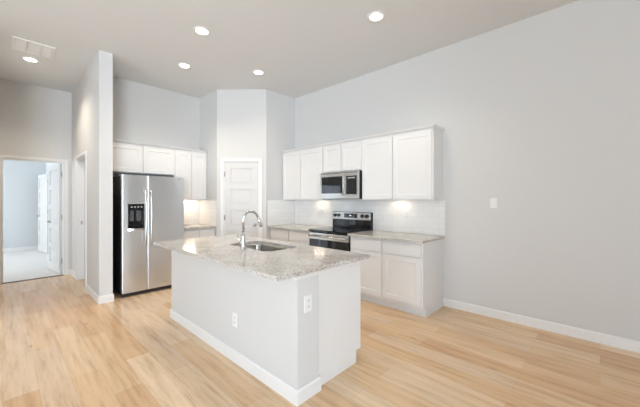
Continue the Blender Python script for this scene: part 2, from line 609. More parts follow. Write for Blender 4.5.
def jamb(T, a0, a1, z1, n0, n1, t=0.014):
    return MB().tbox(T, a0 + 0.0005, a0 + t, n0, n1, 0, z1 - t).tbox(T, a1 - t, a1 - 0.0005, n0, n1, 0, z1 - t).tbox(T, a0 + 0.0005, a1 - 0.0005, n0, n1, z1 - t, z1 - 0.0005)


def hinge(T, a, n_, z):
    m_ = MB()
    m_.tube([T(a, n_, z - 0.045), T(a, n_, z + 0.045)], 0.0075, 10)
    m_.tbox(T, a - 0.012, a + 0.012, n_ - 0.008, n_ - 0.003, z - 0.045, z + 0.045)
    return m_


def lever(T, a, n_, z, dirn):
    m_ = MB()
    m_.tube([T(a, n_ + 0.0005, z), T(a, n_ + 0.008, z)], 0.027, 20)
    m_.tube([T(a, n_ + 0.008, z), T(a, n_ + 0.05, z)], 0.009, 12)
    m_.tube([T(a - dirn * 0.008, n_ + 0.048, z), T(a + dirn * 0.05, n_ + 0.05, z), T(a + dirn * 0.11, n_ + 0.045, z - 0.003)], [0.010, 0.009, 0.007], 12)
    return m_


# pantry door (closed)
r = structure_root('door_1', TD(DL / 2, 0, 0), 'closed white five panel pantry door in the diagonal corner wall', 'door')
lf = panel_leaf(lambda a, n_, z: TD(a, n_ - 0.004, z), PW0 + 0.016, PW1 - 0.016, 0.008, PH - 0.016, 0.035)
lf.build('door_leaf', 'door_white', r)
casing(TD, PW0, PW1, PH).build('door_casing', 'trim_white', r)
jamb(TD, PW0, PW1, PH, -0.1, -0.0005).build('door_jamb', 'trim_white', r)
for z in (0.25, 1.06, 1.84):
    hinge(TD, PW0 + 0.012, 0.008, z).build('hinge', 'hinge_nickel', r)
mk = MB().tube([TD(PW1 - 0.075, -0.0035, 0.93), TD(PW1 - 0.075, 0.004, 0.93)], 0.028, 20)
mk.tube([TD(PW1 - 0.075, 0.004, 0.93), TD(PW1 - 0.075, 0.03, 0.93)], 0.010, 12)
mk.tube([TD(PW1 - 0.075, 0.028, 0.93), TD(PW1 - 0.075, 0.036, 0.93), TD(PW1 - 0.075, 0.05, 0.93), TD(PW1 - 0.075, 0.058, 0.93)], [0.014, 0.026, 0.026, 0.014], 20)
mk.build('door_handle', 'hinge_nickel', r)

# bedroom door, swung open into the bedroom
TH = lambda a, n_, z: (a, YH - n_, z)
r = structure_root('door_2', (HX1 - 0.016, YH + 0.12, 0), 'white panel bedroom door standing open into the bedroom', 'door')
casing(TH, HX0, HX1, HH).build('door_casing', 'trim_white', r)
jamb(TH, HX0, HX1, HH, -0.1195, -0.0005).build('door_jamb', 'trim_white', r)
ang = math.radians(7.5)
ca, sa = math.cos(ang), math.sin(ang)
hp = (HX1 - 0.018, YH + 0.128)
# a runs from the hinge to the free edge, n faces -x (into the bedroom)
TO = lambda a, n_, z: (hp[0] - sa * a - ca * n_ , hp[1] + ca * a - sa * n_, z)
panel_leaf(lambda a, n_, z: TO(a, n_ + 0.035, z), 0.005, 0.745, 0.016, HH - 0.018, 0.035).build('door_leaf', 'door_white', r)
for z in (0.25, 1.06, 1.85):
    hinge(lambda a, n_, zz: (HX1 - 0.022 - a, YH + 0.1 - n_, zz), 0, 0, z).build('hinge', 'hinge_nickel', r)
lever(TO, 0.685, 0.035, 0.95, -1).build('door_handle', 'nickel', r)

# closet door in the bedroom, a little ajar
r = structure_root('door_3', (BX, 10.26, 0), 'white closet door standing ajar inside the bedroom', 'door')
TB = lambda a, n_, z: (BX - n_, a, z)
casing(TB, 10.24, 11.12, 2.06).build('door_casing', 'trim_white', r)
a3 = math.radians(9)
TC = lambda a, n_, z: (BX - 0.022 - math.sin(a3) * a - math.cos(a3) * n_, 10.26 + math.cos(a3) * a - math.sin(a3) * n_, z)
panel_leaf(lambda a, n_, z: TC(a, n_ + 0.035, z), 0.0, 0.80, 0.016, 2.04, 0.035).build('door_leaf', 'door_white', r)
for z in (0.25, 1.06, 1.84):
    hinge(TC, -0.012, 0.03, z).build('hinge', 'hinge_nickel', r)
lever(TC, 0.74, 0.035, 0.95, -1).build('door_handle', 'hinge_nickel', r)

# closed door in the partition
r = structure_root('door_4', (PX0, QY0, 0), 'closed white door recessed in the partition beside the hall', 'door')
TP = lambda a, n_, z: (PX0 - n_, a, z)
casing(TP, QY0, QY1, QH).build('door_casing', 'trim_white', r)
jamb(TP, QY0, QY1, QH, -0.1495, -0.0005).build('door_jamb', 'trim_white', r)
panel_leaf(lambda a, n_, z: TP(a, n_ - 0.1, z), QY0 + 0.016, QY1 - 0.016, 0.008, QH - 0.018, 0.035).build('door_leaf', 'door_white', r)
MB().box(PX0 + 0.05, PX0 + 0.08, QY1 - 0.0165, QY1 - 0.0142, 0.95, 1.01).build('strike_plate', 'hinge_nickel', r)

# ------------------------------------------------------------------ cabinets
TR = lambda xf: (lambda a, n_, z: (xf - n_, a, z))     # faces -x, a = y
TF = lambda yf: (lambda a, n_, z: (a, yf - n_, z))     # faces -y, a = x
TI = lambda xf: (lambda a, n_, z: (xf + n_, a, z))     # faces +x, a = y


def shaker(T, a0, a1, z0, z1, t=0.02, st=0.060, rec=0.007):
    """framed front standing on n = 0..t with a recessed centre panel"""
    if a1 < a0: a0, a1 = a1, a0
    q = []
    for (i, n_) in ((0, 0), (0, t), (st, t), (st + 0.005, t - rec)):
        q += [T(a0 + i, n_, z0 + i), T(a1 - i, n_, z0 + i), T(a1 - i, n_, z1 - i), T(a0 + i, n_, z1 - i)]
    f = [(0, 3, 2, 1)]
    for k in range(3):
        for j in range(4):
            f.append((4 * k + j, 4 * k + (j + 1) % 4, 4 * k + 4 + (j + 1) % 4, 4 * k + 4 + j))
    f.append((12, 13, 14, 15))
    return MB().add(q, f)


def slab(T, a0, a1, z0, z1, t=0.02):
    return MB().tbox(T, a0, a1, 0, t, z0, z1)


CT0, CT1 = 0.878, 0.908    # worktop underside and top
MW = 'cabinet_white'


def base_cabinet(T, a0, a1, depth, doors, label, ends=(), drawers=True):
    lo, hi = min(a0, a1), max(a0, a1)
    r = thing('base_cabinet', T((lo + hi) / 2, -depth / 2, 0), label, 'cabinet', None)
    c_ = MB().tbox(T, lo, hi, -depth, 0, 0.105, CT0 - 0.001)
    c_.tbox(T, lo, lo + 0.018, -depth, -0.065, 0.0005, 0.105).tbox(T, hi - 0.018, hi, -depth, -0.065, 0.0005, 0.105)
    c_.build('carcass', MW, r)
    MB().tbox(T, lo + 0.0185, hi - 0.0185, -0.085, -0.067, 0.0005, 0.1045).build('toe_kick', MW, r)
    sh = MB().tbox(T, lo, hi, -0.0645, -0.052, 0.0005, 0.022)
    for e in ends:
        if e == 'lo': sh.tbox(T, lo - 0.012, lo, -depth + 0.015, -0.052, 0.0005, 0.022)
    sh.build('shoe_moulding', 'trim_white', r)
    n_ = len(doors)
    for (d0, d1) in doors:
        d0, d1 = min(d0, d1), max(d0, d1)
        ztop = 0.69 if drawers else 0.845
        shaker(lambda a, q, z: T(a, q + 0.0005, z), d0, d1, 0.135, ztop).build('door', MW, r, 0.0015)
        if drawers:
            slab(lambda a, q, z: T(a, q + 0.0005, z), d0, d1, 0.705, 0.85).build('drawer', MW, r, 0.002)
    return r


XB = 3.33      # face frames of the range-wall base cabinets
TRB = TR(XB)
base_cabinet(TRB, 1.49, 2.545, XW - XB - 0.001, [(1.512, 2.018), (2.042, 2.53)], 'white base cabinet with two drawers over two doors, free end by the bare grey wall', ends=('lo',))
base_cabinet(TRB, 3.325, 4.355, XW - XB - 0.001, [(3.345, 3.83), (3.85, 4.335)], 'white base cabinet in the corner between range and pantry')
YB2 = 5.08
base_cabinet(TF(YB2), 2.02, 2.625, YF - YB2 - 0.001, [(2.045, 2.32), (2.335, 2.61)], 'white base cabinet between refrigerator and pantry wall')


def upper_cabinet(T, a0, a1, depth, z0, z1, doors, label):
    lo, hi = min(a0, a1), max(a0, a1)
    r = thing('wall_cabinet', T((lo + hi) / 2, -depth / 2, z0), label, 'cabinet', None)
    c_ = MB().tbox(T, lo, hi, -depth, 0, z0 + 0.022, z1).tbox(T, lo, hi, -0.02, 0, z0, z0 + 0.022)
    c_.tbox(T, lo, lo + 0.016, -depth, -0.02, z0, z0 + 0.022).tbox(T, hi - 0.016, hi, -depth, -0.02, z0, z0 + 0.022)
    c_.build('carcass', MW, r)
    for (d0, d1) in doors:
        shaker(lambda a, q, z: T(a, q + 0.0005, z), d0, d1, z0 + 0.012, z1 - 0.03).build('door', MW, r, 0.0015)
    return r


XU = 3.62
TRU = TR(XU)
UZ0, UZ1 = 1.372, 2.262
upper_cabinet(TRU, 1.49, 2.549, XW - XU - 0.001, UZ0, UZ1, [(1.507, 2.035), (2.05, 2.538)], 'white two door wall cabinet at the free end of the row, right of the microwave')
upper_cabinet(TRU, 2.551, 3.319, XW - XU - 0.001, 1.812, UZ1, [(2.563, 2.929), (2.943, 3.307)], 'short white two door wall cabinet directly above the microwave')
upper_cabinet(TRU, 3.321, 4.355, XW - XU - 0.001, UZ0, UZ1, [(3.335, 3.853), (3.868, 4.335)], 'white two door wall cabinet between the microwave and the pantry wall')
YU = 5.40
TFU = TF(YU)
upper_cabinet(TFU, 1.025, 2.038, YF - YU - 0.001, 1.80, UZ1, [(1.045, 1.540), (1.556, 2.026)], 'short white two door wall cabinet above the refrigerator')
upper_cabinet(TFU, 2.040, 2.627, YF - YU - 0.001, UZ0, UZ1, [(2.056, 2.327), (2.341, 2.612)], 'tall white wall cabinet between refrigerator and pantry, over the lit backsplash')

CROWN = [(-0.02, 0.0005), (0.006, 0.0005), (0.010, 0.006), (0.022, 0.020), (0.026, 0.030), (-0.02, 0.030)]
mb = MB().profile_path([(XU - 0.02, 4.357), (XU - 0.02, 1.49), (XW - 0.001, 1.49)], CROWN, UZ1)
tag(mb.build('crown_moulding', MW, at=(XU, 3.0, UZ1)), 'white crown moulding along the top of the cabinets over the range', 'moulding')
mb = MB().extrude_profile(lambda a, n_, z: (a, YU - 0.02 - n_, UZ1 + z), CROWN, 1.022, 2.628)
tag(mb.build('crown_moulding', MW, at=(1.8, YU, UZ1)), 'white crown moulding along the top of the cabinets over the refrigerator', 'moulding')

# worktops
XC = 3.262
mb = MB().box(XC, XW - 0.0085, 1.462, 2.549, CT0, CT1)
tag(mb.build('countertop', 'granite', at=(3.6, 2.0, CT0), bevel=0.003), 'speckled granite worktop between the range and the bare wall', 'countertop')
mb = MB().box(XC, XW - 0.0085, 3.32, 4.3505, CT0, CT1)
tag(mb.build('countertop', 'granite', at=(3.6, 3.8, CT0), bevel=0.003), 'speckled granite worktop between the range and the pantry', 'countertop')
mb = MB().box(2.012, 2.6205, 5.035, YF - 0.0085, CT0, CT1)
tag(mb.build('countertop', 'granite', at=(2.3, 5.3, CT0), bevel=0.003), 'short speckled granite worktop beside the refrigerator', 'countertop')

# tiled backsplashes
BS1 = UZ0 - 0.001
def splash(mb, mat, at, label):
    return tag(mb.build('tile_backsplash', mat, at=at), label, 'backsplash')
splash(MB().box(XW - 0.008, XW - 0.0005, 1.462, 4.351, CT1 + 0.0005, BS1).box(XW - 0.008, XW - 0.0005, 2.552, 3.318, BS1, 1.387), 'tile_on_yz', (XW, 2.9, 0.908), 'white subway tile backsplash behind the range')
splash(MB().box(3.262, XW - 0.009, 4.352, 4.3595, CT1 + 0.0005, BS1), 'tile_on_xz', (3.6, 4.36, 0.908), 'white subway tile on the pantry side wall by the range counter')
splash(MB().box(2.012, 2.6215, YF - 0.008, YF - 0.0005, CT1 + 0.0005, BS1), 'tile_on_xz', (2.3, YF, 0.908), 'white subway tile backsplash beside the refrigerator')
splash(MB().box(2.622, 2.6295, 5.035, YF - 0.0085, CT1 + 0.0005, BS1), 'tile_on_yz', (2.63, 5.4, 0.908), 'white subway tile on the pantry wall beside the refrigerator counter')


# under-cabinet lamps
def strip_light(T, a0, a1, n0, label, lens='lamp_strip'):
    r = thing('under_cabinet_light', T((a0 + a1) / 2, n0, UZ0 + 0.0215), label, 'light', 'lamps under the wall cabinets')
    MB().tbox(T, a0, a1, n0 - 0.02, n0 + 0.02, UZ0 + 0.008, UZ0 + 0.0215).build('housing', 'plate_white', r)
    MB().tbox(T, a0 + 0.01, a1 - 0.01, n0 - 0.014, n0 + 0.014, UZ0 + 0.005, UZ0 + 0.0079).build('lens', lens, r)


strip_light(TRU, 1.95, 2.20, -0.19, 'warm lamp under the wall cabinet right of the microwave')
strip_light(TRU, 3.48, 3.73, -0.19, 'warm lamp under the wall cabinet left of the microwave')
strip_light(TFU, 2.12, 2.50, -0.19, 'warm lamp under the wall cabinet beside the refrigerator', 'lamp_strip_warm')

# ------------------------------------------------------------------ refrigerator
FX0, FXS, FX1 = 1.133, 1.455, 1.985
FY = 4.85
FZ = 1.728
r = thing('refrigerator', ((FX0 + FX1) / 2, 5.3, 0), 'stainless side by side refrigerator with black sides and ice dispenser', 'refrigerator')
mb = MB().box(FX0 + 0.004, FX1 - 0.004, FY + 0.085, YF - 0.03, 0.03, FZ - 0.012)
for x in (FX0 + 0.06, FX1 - 0.06):
    for y in (FY + 0.2, YF - 0.12):
        mb.lathe((x, y, 0), [(0.02, 0.0005), (0.02, 0.03)], 12)
mb.build('body', 'black_matte', r, 0.004)
MB().box(FX0 + 0.01, FX1 - 0.01, FY + 0.03, FY + 0.084, 0.008, 0.055).build('base_grille', 'black_matte', r)
for x in (FX0 + 0.01, FX1 - 0.12):
    MB().box(x, x + 0.11, FY + 0.085, FY + 0.17, FZ - 0.0115, FZ + 0.008).build('hinge_cover', 'grey_plastic', r)


def fridge_door(x0, x1, z0, z1, hole=None):
    """front slightly bowed in plan; optional rectangular opening"""
    def yv(x):
        u = (x - x0) / (x1 - x0)
        edge = min(u, 1 - u) * (x1 - x0)
        b_ = 0.010 * (1 - (2 * u - 1) ** 2)
        rnd = 0.005 * max(0.0, 1 - edge / 0.007) ** 2
        return FY - b_ + rnd
    xs = [x0, x0 + 0.003, x0 + 0.007, x0 + 0.014] + [x0 + 0.014 + (x1 - x0 - 0.028) * k / 10 for k in range(1, 10)] + [x1 - 0.014, x1 - 0.007, x1 - 0.003, x1]
    if hole:
        xs = sorted([x for x in xs if not (abs(x - hole[0]) < 0.012 or abs(x - hole[1]) < 0.012)] + [hole[0], hole[1]])
    zs = [z0, z1] if not hole else [z0, hole[2], hole[3], z1]
    m_ = MB()
    nx = len(xs)
    v = [(x, yv(x), z) for z in zs for x in xs]
    f = []
    for j in range(len(zs) - 1):
        for i in range(nx - 1):
            if hole and j == 1 and xs[i] >= hole[0] - 1e-6 and xs[i + 1] <= hole[1] + 1e-6:
                continue
            f.append((j * nx + i, j * nx + i + 1, (j + 1) * nx + i + 1, (j + 1) * nx + i))
    m_.add(v, f, True)
    yb = FY + 0.08
    m_.add([(x0, yv(x0), z0), (x0, yb, z0), (x0, yb, z1), (x0, yv(x0), z1)], [(0, 1, 2, 3)])
    m_.add([(x1, yv(x1), z0), (x1, yb, z0), (x1, yb, z1), (x1, yv(x1), z1)], [(0, 1, 2, 3)])
    for z in (z0, z1):
        m_.add([(x, yv(x), z) for x in xs] + [(x1, yb, z), (x0, yb, z)], [tuple(range(nx + 2))])
    m_.add([(x0, yb, z0), (x1, yb, z0), (x1, yb, z1), (x0, yb, z1)], [(0, 1, 2, 3)])
    return m_, yv


hole = (1.203, 1.412, 0.965, 1.318)
dm, yv = fridge_door(FX0, FXS - 0.003, 0.060, FZ, hole)
d1 = dm.build('freezer_door', 'stainless_upright', r)
dm2, yv2 = fridge_door(FXS + 0.003, FX1, 0.060, FZ)
d2 = dm2.build('refrigerator_door', 'stainless_upright', r)
# dispenser: recess, black control fascia, chute, drip tray
h0, h1, hz0, hz1 = hole
yd = FY - 0.008
mb = MB().box(h0 + 0.001, h1 - 0.001, FY + 0.060, FY + 0.066, hz0, hz1)
mb.box(h0 + 0.001, h0 + 0.005, FY - 0.002, FY + 0.06, hz0, hz1).box(h1 - 0.005, h1 - 0.001, FY - 0.002, FY + 0.06, hz0, hz1)
mb.box(h0 + 0.005, h1 - 0.005, FY - 0.012, FY + 0.06, 1.225, hz1 - 0.001)
mb.box(h0 + 0.005, h1 - 0.005, FY - 0.004, FY + 0.06, hz0 + 0.001, hz0 + 0.012)
dp = mb.build('ice_dispenser', 'black_gloss', d1)
for q in (-0.045, 0.045):
    MB().box((h0 + h1) / 2 + q - 0.022, (h0 + h1) / 2 + q + 0.022, FY + 0.02, FY + 0.055, 1.07, 1.2245).build('dispenser_lever', 'dark_grey', d1)
MB().box(h0 - 0.006, h1 + 0.006, FY - 0.013, FY - 0.0105, hz1 - 0.002, hz1 + 0.008).box(h0 - 0.006, h0 + 0.001, FY - 0.013, FY - 0.004, hz0, hz1 - 0.002).box(h1 - 0.001, h1 + 0.006, FY - 0.013, FY - 0.004, hz0, hz1 - 0.002).build('dispenser_trim', 'grey_plastic', d1)
lip = MB().add([(h0 + (h1 - h0) * k / 12, FY - 0.014 - 0.022 * math.sin(PI * k / 12), z) for z in (hz0 - 0.03, hz0) for k in range(13)] + [(h0, FY - 0.004, hz0), (h1, FY - 0.004, hz0), (h0, FY - 0.004, hz0 - 0.03), (h1, FY - 0.004, hz0 - 0.03)],
               [(k, k + 1, 14 + k, 13 + k) for k in range(12)] + [tuple(range(13, 26)) + (27, 26), tuple(range(13)) + (29, 28)], False)
lip.build('drip_tray', 'stainless', d1)
for k in range(4):
    x = h0 + 0.045 + k * 0.042
    MB().box(x - 0.011, x + 0.011, FY - 0.0140, FY - 0.0121, 1.262, 1.282).build('button', 'grey_plastic', d1)


def bar_handle(x, yf, z0, z1, parent):
    pts = [(x, yf + 0.004, z0), (x, yf - 0.03, z0 + 0.02)]
    for k in range(1, 10):
        q = k / 10
        pts.append((x, yf - 0.042 - 0.018 * math.sin(PI * q), z0 + 0.03 + (z1 - z0 - 0.06) * q))
    pts += [(x, yf - 0.03, z1 - 0.02), (x, yf + 0.004, z1)]
    MB().tube(pts, 0.0125, 12).build('handle', 'nickel', parent)


bar_handle(FXS - 0.035, yv(FXS - 0.035) - 0.005, 0.70, 1.52, d1)
bar_handle(FXS + 0.038, yv2(FXS + 0.038) - 0.005, 0.70, 1.52, d2)
MB().lathe((FX1 - 0.075, yv2(FX1 - 0.075) - 0.0005, 1.695), [(0.013, 0.0), (0.013, -0.003), (0.010, -0.004)], 20, 'y').build('badge', 'grey_plastic', d2)

# ------------------------------------------------------------------ microwave over the range
MX, MY0, MY1, MZ0, MZ1 = 3.53, 2.556, 3.312, 1.388, 1.808
TM = TR(MX)
r = thing('microwave', (3.7, 2.935, MZ0), 'stainless over the range microwave with black side under the short cabinets', 'microwave')
MB().box(MX + 0.03, XW - 0.0095, MY0, MY1, MZ0 + 0.02, MZ1).build('body', 'black_matte', r, 0.003)
MB().box(MX + 0.04, XW - 0.02, MY0 + 0.01, MY1 - 0.01, MZ0, MZ0 + 0.0195).build('vent_base', 'black_matte', r)
DSP = 2.79       # boundary of door and controls
fr_ = MB()
wy0, wy1, wz0, wz1 = DSP + 0.045, MY1 - 0.028, MZ0 + 0.085, MZ1 - 0.072
fr_.tbox(TM, DSP + 0.001, wy0, -0.028, 0, MZ0 + 0.005, MZ1 - 0.003).tbox(TM, wy1, MY1 - 0.001, -0.028, 0, MZ0 + 0.005, MZ1 - 0.003)
fr_.tbox(TM, wy0, wy1, -0.028, 0, MZ0 + 0.005, wz0).tbox(TM, wy0, wy1, -0.028, 0, wz1, MZ1 - 0.003)
dr = fr_.build('door', 'stainless', r, 0.0)
MB().tbox(TM, wy0, wy1, -0.02, -0.002, wz0, wz1).build('door_window', 'glass_black', dr)
hb = MB().tube([TM(DSP + 0.022, 0.0, MZ0 + 0.09), TM(DSP + 0.022, 0.032, MZ0 + 0.09)], 0.008, 10).tube([TM(DSP + 0.022, 0.0, MZ1 - 0.10), TM(DSP + 0.022, 0.032, MZ1 - 0.10)], 0.008, 10)
hb.tube([TM(DSP + 0.022, 0.034, MZ0 + 0.06), TM(DSP + 0.022, 0.034, MZ1 - 0.07)], 0.011, 12)
hb.build('handle', 'stainless_upright', dr)
cp = MB().tbox(TM, MY0 + 0.001, DSP - 0.001, -0.028, -0.001, MZ0 + 0.005, MZ1 - 0.003).build('control_panel', 'stainless', r)
MB().tbox(TM, MY0 + 0.03, DSP - 0.012, -0.0009, 0.001, MZ0 + 0.07, MZ1 - 0.075).build('keypad', 'glass_black', cp)
MB().tbox(TM, MY0 + 0.06, DSP - 0.04, 0.0011, 0.0016, MZ1 - 0.115, MZ1 - 0.095).build('display', 'grey_plastic', cp)
for i in range(3):
    for j in range(4):
        y = MY0 + 0.065 + i * 0.052
        z = MZ0 + 0.10 + j * 0.038
        MB().tbox(TM, y, y + 0.03, 0.0011, 0.0015, z, z + 0.014).build('button', 'black_matte', cp)
MB().tbox(TM, MY0 + 0.02, MY1 - 0.02, -0.0005, 0.0012, MZ1 - 0.028, MZ1 - 0.02).build('vent_slot', 'black_matte', dr)

# ------------------------------------------------------------------ range
RX, RY0, RY1 = 3.285, 2.553, 3.316
TG = TR(RX)
r = thing('range', (3.6, 2.935, 0), 'stainless electric range with black glass cooktop under the microwave', 'stove')
mb = MB().box(RX + 0.035, XW - 0.012, RY0, RY1, 0.03, 0.885)
for x in (RX + 0.1, XW - 0.1):
    for y in (RY0 + 0.06, RY1 - 0.06):
        mb.lathe((x, y, 0), [(0.02, 0.0005), (0.02, 0.03)], 12)
mb.build('body', 'black_matte', r)
ck = MB().box(RX - 0.012, XW - 0.085, RY0 - 0.0005, RY1 + 0.0005, 0.8855, 0.918).build('cooktop', 'black_gloss', r, 0.004)
for (x, y, rr) in ((3.42, 2.74, 0.10), (3.42, 3.14, 0.085), (3.68, 2.74, 0.075), (3.68, 3.14, 0.10)):
    seg = 40
    v = [((x + q * math.cos(2 * PI * k / seg)), (y + q * math.sin(2 * PI * k / seg)), 0.9184) for q in (rr, rr - 0.003) for k in range(seg)]
    MB().add(v, [(k, (k + 1) % seg, seg + (k + 1) % seg, seg + k) for k in range(seg)]).build('burner_ring', 'grey_plastic', ck)
od = MB().tbox(TG, RY0 + 0.003, RY1 - 0.003, -0.034, 0, 0.775, 0.872).build('oven_door', 'stainless', r, 0.002)
MB().tbox(TG, RY0 + 0.003, RY1 - 0.003, -0.034, -0.002, 0.255, 0.7745).build('door_glass', 'glass_black', od)
MB().tbox(TG, RY0 + 0.003, RY1 - 0.003, -0.034, 0, 0.228, 0.2545).build('door_lower_rail', 'stainless', od)
hb = MB()
for y in (RY0 + 0.07, RY1 - 0.07):
    hb.tube([TG(y, 0.0, 0.825), TG(y, 0.036, 0.825)], 0.009, 10)
hb.tube([TG(RY0 + 0.03, 0.040, 0.825), TG(RY1 - 0.03, 0.040, 0.825)], 0.013, 14)
hb.build('handle', 'stainless', od)
MB().tbox(TG, RY0 + 0.003, RY1 - 0.003, -0.034, -0.001, 0.05, 0.222).build('storage_drawer', 'stainless', r, 0.002)
# backguard
bgd = MB().box(XW - 0.075, XW - 0.0095, RY0, RY1, 0.8855, 1.178).build('backguard', 'black_matte', r, 0.003)
TBG = TR(XW - 0.075)
MB().tbox(TBG, RY0 + 0.002, RY1 - 0.002, 0.0005, 0.008, 1.058, 1.174).build('control_panel', 'stainless', bgd, 0.002)
MB().tbox(TBG, RY0 + 0.002, RY1 - 0.002, 0.0005, 0.005, 0.925, 1.057).build('splash_glass', 'black_gloss', bgd)
MB().tbox(TBG, 2.80, 3.06, 0.0081, 0.0105, 1.085, 1.155).build('display', 'glass_black', bgd)
MB().tbox(TBG, 2.915, 2.955, 0.0106, 0.0110, 1.115, 1.130).build('clock', 'display_glow', bgd)
for y in (2.615, 2.700, 3.175, 3.255):
    c_ = TBG(y, 0, 1.12)
    MB().lathe(c_, [(0.028, -0.0082), (0.027, -0.02), (0.023, -0.036), (0.018, -0.038)], 22, 'x').build('knob', 'black_gloss', bgd)

# ------------------------------------------------------------------ island
IX0, IX1, IXC = 1.350, 1.560, 2.105     # seating face, end of the wall part, cabinet face
IY0, IY1 = 1.478, 3.655
r = thing('kitchen_island', (1.7, 2.55, 0), 'white kitchen island with panelled end and baseboard in the middle of the floor', 'island')
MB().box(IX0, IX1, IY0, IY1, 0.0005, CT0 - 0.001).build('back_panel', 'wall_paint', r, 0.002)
mb = MB().box(IX1 + 0.0005, IXC, 1.500, 1.530, 0.105, CT0 - 0.001).box(IX1 + 0.0005, IXC - 0.062, 1.500, 1.530, 0.0005, 0.105)
mb.build('end_panel', 'cabinet_white', r, 0.0015)
MB().box(IX1 + 0.0005, IXC, 1.5305, IY1 - 0.012, 0.105, 0.66).box(IX1 + 0.0005, IX1 + 0.02, 1.5305, IY1 - 0.012, 0.66, CT0 - 0.001).box(IXC - 0.02, IXC, 1.5305, IY1 - 0.012, 0.66, CT0 - 0.001).box(IX1 + 0.02, IXC - 0.02, IY1 - 0.032, IY1 - 0.012, 0.66, CT0 - 0.001).build('carcass', 'cabinet_white', r)
MB().box(IXC - 0.08, IXC - 0.062, 1.5305, IY1 - 0.03, 0.0005, 0.1045).build('toe_kick', 'cabinet_white', r)
TIS = TI(IXC + 0.0005)
edges_ = [1.55, 2.06, 2.10, 2.50, 2.52, 2.93, 2.97, 3.60]
for k in range(0, 8, 2):
    shaker(TIS, edges_[k], edges_[k + 1], 0.135, 0.69).build('door', 'cabinet_white', r, 0.0015)
    slab(TIS, edges_[k], edges_[k + 1], 0.705, 0.85).build('drawer', 'cabinet_white', r, 0.002)
mb = MB().profile_path([(IX1, IY1), (IX0, IY1), (IX0, IY0), (IX1, IY0), (IX1, 1.4995)], BPROF)
mb.build('baseboard', 'trim_white', r)
TRIM = [(0.0005, 0), (0.012, 0), (0.012, 0.010), (0.024, 0.022), (0.026, 0.035), (0.0005, 0.035)]
mb = MB().profile_path([(IX0, IY1), (IX0, IY0), (IX1, IY0), (IX1, 1.4995)], TRIM, 0.842)
mb.build('top_moulding', 'trim_white', r)

# worktop with a rounded sink cut-out
SX0, SX1, SY0, SY1, SR = 1.612, 2.015, 2.16, 2.85, 0.09


def rounded(x0, x1, y0, y1, rr, seg=8):
    p = []
    for cx, cy, a0 in ((x1 - rr, y1 - rr, 0), (x0 + rr, y1 - rr, PI / 2), (x0 + rr, y0 + rr, PI), (x1 - rr, y0 + rr, 1.5 * PI)):
        for k in range(seg + 1):
            a = a0 + (PI / 2) * k / seg
            p.append((cx + rr * math.cos(a), cy + rr * math.sin(a)))
    return p


def slab_with_hole(x0, x1, y0, y1, z0, z1, inner):
    outer = [(x1, y1), (x0, y1), (x0, y0), (x1, y0)]
    k = len(inner)
    q = k // 4
    m_ = MB()
    v = [(x, y, z) for z in (z0, z1) for x, y in inner] + [(x, y, z) for z in (z0, z1) for x, y in outer]
    f = []
    for zi in (0, 1):
        ib, ob = zi * k, 2 * k + zi * 4
        for c_ in range(4):
            for j in range(q - 1):
                f.append((ib + c_ * q + j, ib + c_ * q + j + 1, ob + c_))
            f.append((ib + c_ * q + q - 1, ib + ((c_ + 1) * q) % k, ob + (c_ + 1) % 4, ob + c_))
    for j in range(k):
        f.append((j, (j + 1) % k, k + (j + 1) % k, k + j))
    for j in range(4):
        f.append((2 * k + j, 2 * k + (j + 1) % 4, 2 * k + 4 + (j + 1) % 4, 2 * k + 4 + j))
    return m_.add(v, f)


cut = rounded(SX0, SX1, SY0, SY1, SR)
mb = slab_with_hole(1.135, 2.14, 1.425, 3.615, CT0, CT1, cut)
tag(mb.build('island_countertop', 'granite', at=(1.64, 2.5, CT0)), 'large speckled granite worktop on the white island, with sink cut-out', 'countertop')

# undermount basin
r = thing('sink', (1.82, 2.51, 0.70), 'undermount stainless steel sink in the island worktop', 'sink')
rings = []
for ins, z in ((-0.012, CT0 - 0.0006), (0.004, CT0 - 0.0006), (0.006, CT0 - 0.02), (0.014, 0.72), (0.035, 0.695), (0.08, 0.688)):
    rings.append([(x, y, z) for x, y in rounded(SX0 + ins, SX1 - ins, SY0 + ins, SY1 - ins, max(SR - ins, 0.02))])
k = len(rings[0])
back = [[(x, y, z - 0.0) for x, y, z in rings[0]]]
v = [p for rg in rings for p in rg]
f = [(i * k + j, i * k + (j + 1) % k, (i + 1) * k + (j + 1) % k, (i + 1) * k + j) for i in range(len(rings) - 1) for j in range(k)]
f.append(tuple((len(rings) - 1) * k + j for j in range(k)))
bs = MB().add(v, f, True).build('basin', 'basin_steel', r)
bs.modifiers.new('thickness', 'SOLIDIFY').thickness = 0.0015
MB().lathe((1.82, 2.51, 0.688), [(0.045, 0.0018), (0.045, 0.004), (0.03, 0.005), (0.028, 0.003)], 24).build('drain', 'chrome', r)

# faucet
fx, fy = 1.558, 2.462
r = thing('faucet', (fx, fy, CT1), 'tall gooseneck pull down faucet behind the island sink', 'faucet')
MB().lathe((fx, fy, CT1), [(0.027, 0.0005), (0.027, 0.008), (0.023, 0.014), (0.021, 0.06), (0.0185, 0.11), (0.0145, 0.16)], 24).build('base', 'chrome', r)
pts = [(fx, fy, CT1 + 0.1605), (fx, fy, CT1 + 0.27)]
for k in range(1, 13):
    a = PI - (PI * 0.93) * k / 12
    pts.append((fx + 0.078 + 0.078 * math.cos(a), fy - 0.02 * k / 12, CT1 + 0.275 + 0.078 * math.sin(a)))
MB().tube(pts, 0.0125, 16).build('spout', 'chrome', r)
e0 = Vector(pts[-1])
ed = (Vector(pts[-1]) - Vector(pts[-2])).normalized()
MB().tube([e0 + ed * 0.0005, e0 + ed * 0.03, e0 + ed * 0.085, e0 + ed * 0.095], [0.014, 0.0165, 0.019, 0.016], 18).build('spray_head', 'chrome', r)
